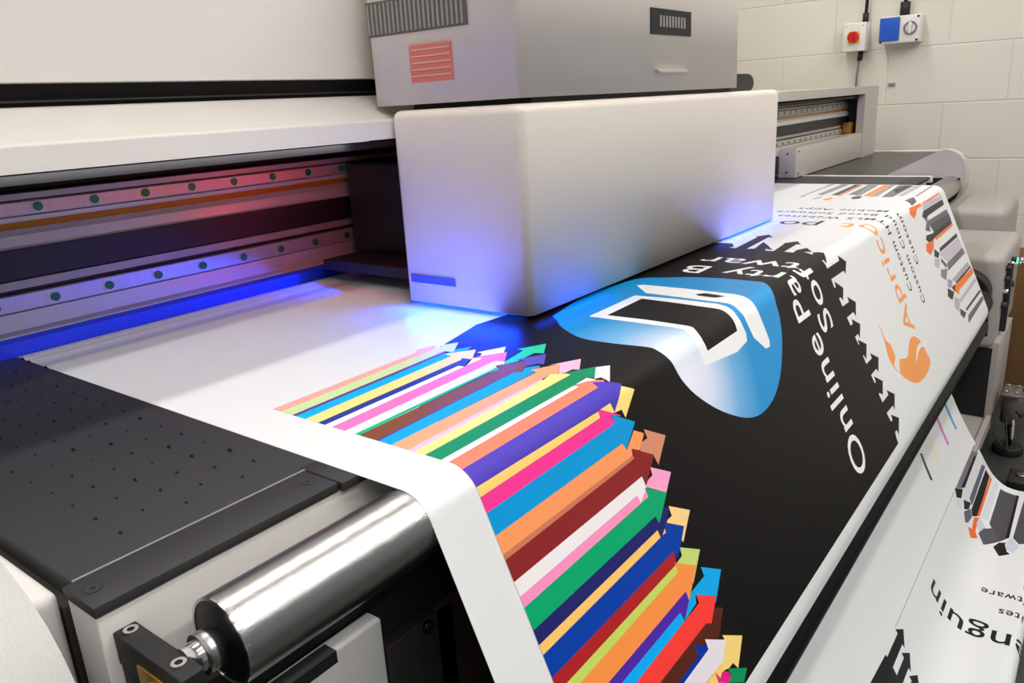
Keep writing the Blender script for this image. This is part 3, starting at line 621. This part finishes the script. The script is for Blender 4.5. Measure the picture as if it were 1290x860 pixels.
P1('N 278 815 333 810 340 862 285 862 295 850',amat(24,23,25),2)
# text, reading along the feed direction (towards smaller s), letter tops towards smaller x
TXT=[]
def text(t,x_base,cap,s_start,s_end,m,web=1,tracking=1.0):
    cu=bpy.data.curves.new('lettering','FONT'); cu.body=t; cu.size=1; cu.resolution_u=4; cu.space_character=tracking
    cu.offset=.006 if cap>.15 else .014
    o=bpy.data.objects.new('lettering_tmp',cu); COL.objects.link(o); bpy.context.view_layer.update()
    dg=bpy.context.evaluated_depsgraph_get(); me=bpy.data.meshes.new_from_object(o.evaluated_get(dg))
    xs=[v.co.x for v in me.vertices]; lo,hi=min(xs),max(xs); k=(s_start-s_end)/(hi-lo); kc=cap/.70
    tris=[]
    for p in me.polygons: tris.append([(x_base-me.vertices[i].co.y*kc, s_start-(me.vertices[i].co.x-lo)*k) for i in p.vertices])
    TXT.append((tris,m,web))
    bpy.data.objects.remove(o); bpy.data.curves.remove(cu); bpy.data.meshes.remove(me)
text('Online',4.415,.225,3.775,2.955,WHT,tracking=1.05); text('Party B',4.40,.21,2.85,1.985,WHT,tracking=1.05)
text('Softwar',4.68,.205,2.992,1.965,WHT,tracking=1.05)
text('Apricot',6.235,.235,3.435,2.385,OR,tracking=1.05); text('po',6.235,.235,2.225,1.925,amat(44,42,44),tracking=1.0)
TK=amat(40,38,40)
text('Custom HTML5 Websites',6.535,.10,3.185,1.79,TK,tracking=1.15)
text('Custom Cloud Based Software',6.765,.10,3.338,1.70,TK,tracking=1.15)
text('Custom Mobile Apps',6.985,.10,3.055,1.815,TK,tracking=1.15)
n0=uv(px('N 440 240')[0],2); n1=uv(px('N 945 640')[0],2); print('nguin',n0,n1, uv(px('N 412 158')[0],2))
text('Penguin',6.215,.235,6.51+.265,5.728,amat(24,23,25),2,tracking=1.05)
text('Custom HTML5 Websites',6.54,.10,7.68,6.315,TK,2,tracking=1.15)
text('Custom Cloud Based Software',6.79,.10,7.79,6.16,TK,2,tracking=1.15)
text('Custom Mobile Apps',6.98,.10,7.70,6.44,TK,2,tracking=1.15)
def blob_mat():
    m=mat('ink_cyan_gradient',srgb(0,142,206),.36,spec=.35); nt=m.node_tree; b=nt.nodes['Principled BSDF']; L=nt.links.new
    u=nt.nodes.new('ShaderNodeUVMap'); u.uv_map='UVMap'; c=uv((868,474)); vm=nt.nodes.new('ShaderNodeVectorMath'); vm.operation='DISTANCE'
    mp=nt.nodes.new('ShaderNodeMapping'); L(u.outputs[0],mp.inputs['Vector'])
    L(mp.outputs[0],vm.inputs[0]); vm.inputs[1].default_value=(c[0],c[1],0)
    r=nt.nodes.new('ShaderNodeValToRGB'); e=r.color_ramp.elements; e[0].position=.0; e[0].color=(*srgb(238,238,250),1); e[1].position=.62; e[1].color=(*srgb(0,142,208),1)
    k=e.new(.18); k.color=(*srgb(216,226,246),1); k=e.new(.40); k.color=(*srgb(110,176,224),1)
    L(vm.outputs['Value'],r.inputs['Fac']); L(r.outputs[0],b.inputs['Base Color']); M['BLOB']=m
blob_mat()
def prof_at(s):
    s=min(max(s,0),S_[-1]-1e-6)
    lo=0;hi=len(S_)-1
    while hi-lo>1:
        md=(lo+hi)//2
        if S_[md]<=s: lo=md
        else: hi=md
    t=(s-S_[lo])/(S_[lo+1]-S_[lo])
    def seg(i):
        i=min(max(i,0),len(PROF)-2); d=(PROF[i+1][0]-PROF[i][0],PROF[i+1][1]-PROF[i][1]); l=math.hypot(*d); return (d[0]/l,d[1]/l)
    a,bm_,c=seg(lo-1),seg(lo),seg(lo+1)
    t0=(a[0]+bm_[0],a[1]+bm_[1]); t1=(bm_[0]+c[0],bm_[1]+c[1])
    tt=(t0[0]/math.hypot(*t0)*(1-t)+t1[0]/math.hypot(*t1)*t, t0[1]/math.hypot(*t0)*(1-t)+t1[1]/math.hypot(*t1)*t)
    l=math.hypot(*tt); tt=(tt[0]/l,tt[1]/l)
    n=(tt[1],-tt[0])      # travelling towards the viewer: outward side
    return (PROF[lo][0]+(PROF[lo+1][0]-PROF[lo][0])*t, PROF[lo][1]+(PROF[lo+1][1]-PROF[lo][1])*t), n
def banner():
    bm=bmesh.new(); uvl=bm.loops.layers.uv.new('UVMap'); mats=[]; EPS=.00005; base=.0012
    def mi(m):
        if m not in mats: mats.append(m)
        return mats.index(m)
    norm=[]
    def addv(x,s,off):
        (y,z),n=prof_at(s); v=bm.verts.new(W(x,y+n[0]*off,z+n[1]*off)); norm.append(n); return v
    pi=mi('paper')
    xs=[1.33+(8.83-1.33)*i/10 for i in range(11)]; ss=[]
    for i in range(len(S_)-1): ss+= [S_[i],(S_[i]+S_[i+1])/2] if I_HANG<i else [S_[i]]
    ss.append(S_[-1]-1e-4)
    def sheet(off,flip):
        g=[[addv(x,s,off) for x in xs] for s in ss]
        for i in range(len(ss)-1):
            for j in range(10):
                q=[g[i][j],g[i][j+1],g[i+1][j+1],g[i+1][j]]; c=[(xs[j],ss[i]),(xs[j+1],ss[i]),(xs[j+1],ss[i+1]),(xs[j],ss[i+1])]
                if flip: q=q[::-1]; c=c[::-1]
                f=bm.faces.new(q); f.material_index=pi; f.smooth=True
                for l,k in zip(f.loops,c): l[uvl].uv=k
        return g
    g1=sheet(base,True); g0=sheet(0,False)
    for i in range(len(ss)-1):
        for j in (0,10):
            f=bm.faces.new([g1[i][j],g1[i+1][j],g0[i+1][j],g0[i][j]]); f.material_index=pi
    placed=[]
    def piece(polys,m,web,tri=False):
        a=bmesh.new()
        if tri:
            for t in polys: 
                try: a.faces.new([a.verts.new((x,s,0)) for x,s in t])
                except ValueError: pass
            bmesh.ops.remove_doubles(a,verts=a.verts[:],dist=1e-5)
        else:
            loops=[[Vector((x,s,0)) for x,s in p] for p in polys]
            idx=tessellate_polygon(loops); flat=[v for l in loops for v in l]; vs=[a.verts.new(v) for v in flat]
            for t in idx:
                if len(set(t))<3: continue
                try: a.faces.new([vs[i] for i in t])
                except ValueError: pass
        if not a.faces: return
        smin=min(v.co.y for v in a.verts); smax=max(v.co.y for v in a.verts)
        def cut(s,clear_out=False,co=None,no=None):
            bmesh.ops.bisect_plane(a,geom=a.verts[:]+a.edges[:]+a.faces[:],dist=1e-6,plane_co=co or (0,s,0),plane_no=no or (0,1,0),clear_outer=clear_out)
        cut(SE if web==1 else S_[-1]-.004,True)
        if web==1: cut(0,True,co=(XM,0,0),no=(-1,0,0))
        cut(0,True,co=(8.80,0,0),no=(1,0,0))
        for i in range(1,len(ss)-1):
            if smin<ss[i]<smax: cut(ss[i])
        if not a.faces: a.free(); return
        x0=min(v.co.x for v in a.verts);x1=max(v.co.x for v in a.verts);s0=min(v.co.y for v in a.verts);s1=max(v.co.y for v in a.verts)
        lay=1+max([p[4] for p in placed if p[0]<x1 and p[1]>x0 and p[2]<s1 and p[3]>s0] or [0]); placed.append((x0,x1,s0,s1,lay))
        vm={v:addv(v.co.x,v.co.y,base+lay*EPS) for v in a.verts}; k=mi(m)
        for f in a.faces:
            vs=list(f.verts)
            # outward winding: in (x,s) clockwise faces outward
            ar=sum(vs[i].co.x*vs[(i+1)%len(vs)].co.y-vs[(i+1)%len(vs)].co.x*vs[i].co.y for i in range(len(vs)))
            if abs(ar)<1e-9: continue
            if ar>0: vs=vs[::-1]
            try: g=bm.faces.new([vm[v] for v in vs])
            except ValueError: continue
            g.material_index=k; g.smooth=True
            for l,v in zip(g.loops,vs): l[uvl].uv=(v.co.x,v.co.y)
        a.free()
    for polys,m,web in ART: piece(polys,m,web)
    for tris,m,web in TXT: piece(tris,m,web,tri=True)
    print('banner layers',max(p[4] for p in placed),'faces',len(bm.faces))
    me=bpy.data.meshes.new('printed_banner'); org=W(5,1.4,-ZF)
    for v in bm.verts: v.index=-1
    bm.verts.index_update(); nn=[Vector((0,n[0],n[1])) for n in norm]
    # back side verts face the other way
    bm.verts.ensure_lookup_table()
    nb=len(xs)*len(ss)
    for i in range(nb,2*nb): nn[i]=-nn[i]
    bmesh.ops.translate(bm,verts=bm.verts,vec=-org); bm.to_mesh(me); bm.free()
    for m in mats: me.materials.append(M[m])
    me.normals_split_custom_set([nn[l.vertex_index] for l in me.loops])
    o=bpy.data.objects.new('printed_banner',me); COL.objects.link(o); o.location=org
    tag(o,'wide white printed banner with rainbow arrows and a black field, draped over the printer','banner'); return o
M['paper']=mat('white_banner_vinyl',srgb(230,231,232),.28,spec=.5,bump=.04,bscale=900)
banner()
# ---------------------------------------------------------------- lights
def tube_light(name,x0,x1,y,power,label,w=.32,z=6.7):
    r=empty(name,((x0+x1)/2,y,z)); tag(r,label,'ceiling light','ceiling tube lights')
    MB().box((x0,y-.35,z),(x1,y+.35,z+.28),'switch_white',bev=.03).build('light_housing',r)
    MB().box((x0+.1,y-w/2,z-.05),(x1-.1,y+w/2,z+.01),'lamp').build('diffuser',r)
    l=bpy.data.lights.new(name+'_light','AREA'); l.shape='RECTANGLE'; l.size=(x1-x0)*SC; l.size_y=w*SC; l.energy=power; l.color=(1,.985,.965)
    o=bpy.data.objects.new('tube_lamp',l); COL.objects.link(o); o.parent=r; o.location=(0,0,-.07*SC)
    return r
tube_light('ceiling_light',-3,13,4.55,LA,'long white ceiling tube light above the rear of the printer',w=.3)
tube_light('ceiling_light',-4,13,-1.2,LB,'long white ceiling tube light above the front of the printer',w=.5)
tube_light('ceiling_light',-6,12,-6.0,LC,'long white ceiling tube light farthest in front of the printer',w=.5)
def area(name,loc,tgt,sx,sy,e,col,parent=None,spread=math.pi):
    l=bpy.data.lights.new(name,'AREA'); l.shape='RECTANGLE'; l.size=sx*SC; l.size_y=sy*SC; l.energy=e; l.color=col; l.spread=spread
    o=bpy.data.objects.new(name,l); COL.objects.link(o); p=W(*loc); q=W(*tgt)
    o.matrix_world=Matrix.Translation(p)@(q-p).to_track_quat('-Z','Y').to_matrix().to_4x4()
    if parent:
        o.parent=parent; o.matrix_parent_inverse=Matrix.Translation(-parent.location)
    return o
UVC=(.002,.055,1.0)
area('uv_lamp_left',(2.86,2.58,-.90),(2.66,2.58,-1.05),.75,.04,U1,UVC,ca,spread=2.5)
area('uv_lamp_front',(3.2,2.13,-.955),(3.2,2.05,-1.05),.6,.02,U2,UVC,ca,spread=2.0)
area('uv_lamp_right',(5.6,2.13,-.955),(5.6,2.03,-1.1),1.2,.02,U3,UVC,ca,spread=2.0)
area('uv_lamp_end',(6.26,2.4,-.95),(6.6,2.4,-1.05),.5,.03,U4,UVC,ca)
area('uv_lamp_rear',(3.05,3.72,-.95),(1.6,4.02,-.965),.4,.03,U5,UVC,ca,spread=1.2)
area('uv_lamp_rear_right',(6.3,3.3,-.80),(9.3,3.1,-.85),.5,.08,U6,UVC,ca)
area('red_lamp',(3.18,3.15,-.45),(2.4,4.1,-.36),.06,.06,R1,(1,.06,.06),ca)
area('red_lamp_low',(3.55,3.4,-.70),(3.5,4.1,-.78),.06,.06,R2,(1,.06,.08),ca)
area('led_strip_light',(.4,3.055,-.139),(.4,3.9,-.6),4.6,.025,L1,(1,.96,.94),pr)  # added fill light, brightens the rails under the cover
w=bpy.data.worlds.new('World'); bpy.context.scene.world=w; w.use_nodes=True; w.node_tree.nodes['Background'].inputs[0].default_value=(.95,.97,1,1); w.node_tree.nodes['Background'].inputs[1].default_value=WS
# ---------------------------------------------------------------- camera
cd=bpy.data.cameras.new('camera'); co=bpy.data.objects.new('camera',cd); COL.objects.link(co)
cd.sensor_width=36; cd.lens=36*FPX/1290; cd.clip_start=.01
co.matrix_world=Matrix(((CR[0],CU[0],-CF[0],0),(CR[1],CU[1],-CF[1],0),(CR[2],CU[2],-CF[2],ZF*SC),(0,0,0,1)))
sc=bpy.context.scene; sc.camera=co
sc.view_settings.view_transform='Standard'; sc.view_settings.look='None'; sc.view_settings.gamma=1; sc.view_settings.exposure=EXPO; sc.view_settings.use_curve_mapping=False
for o in ALL:
    if '_org' in o.keys(): del o['_org']
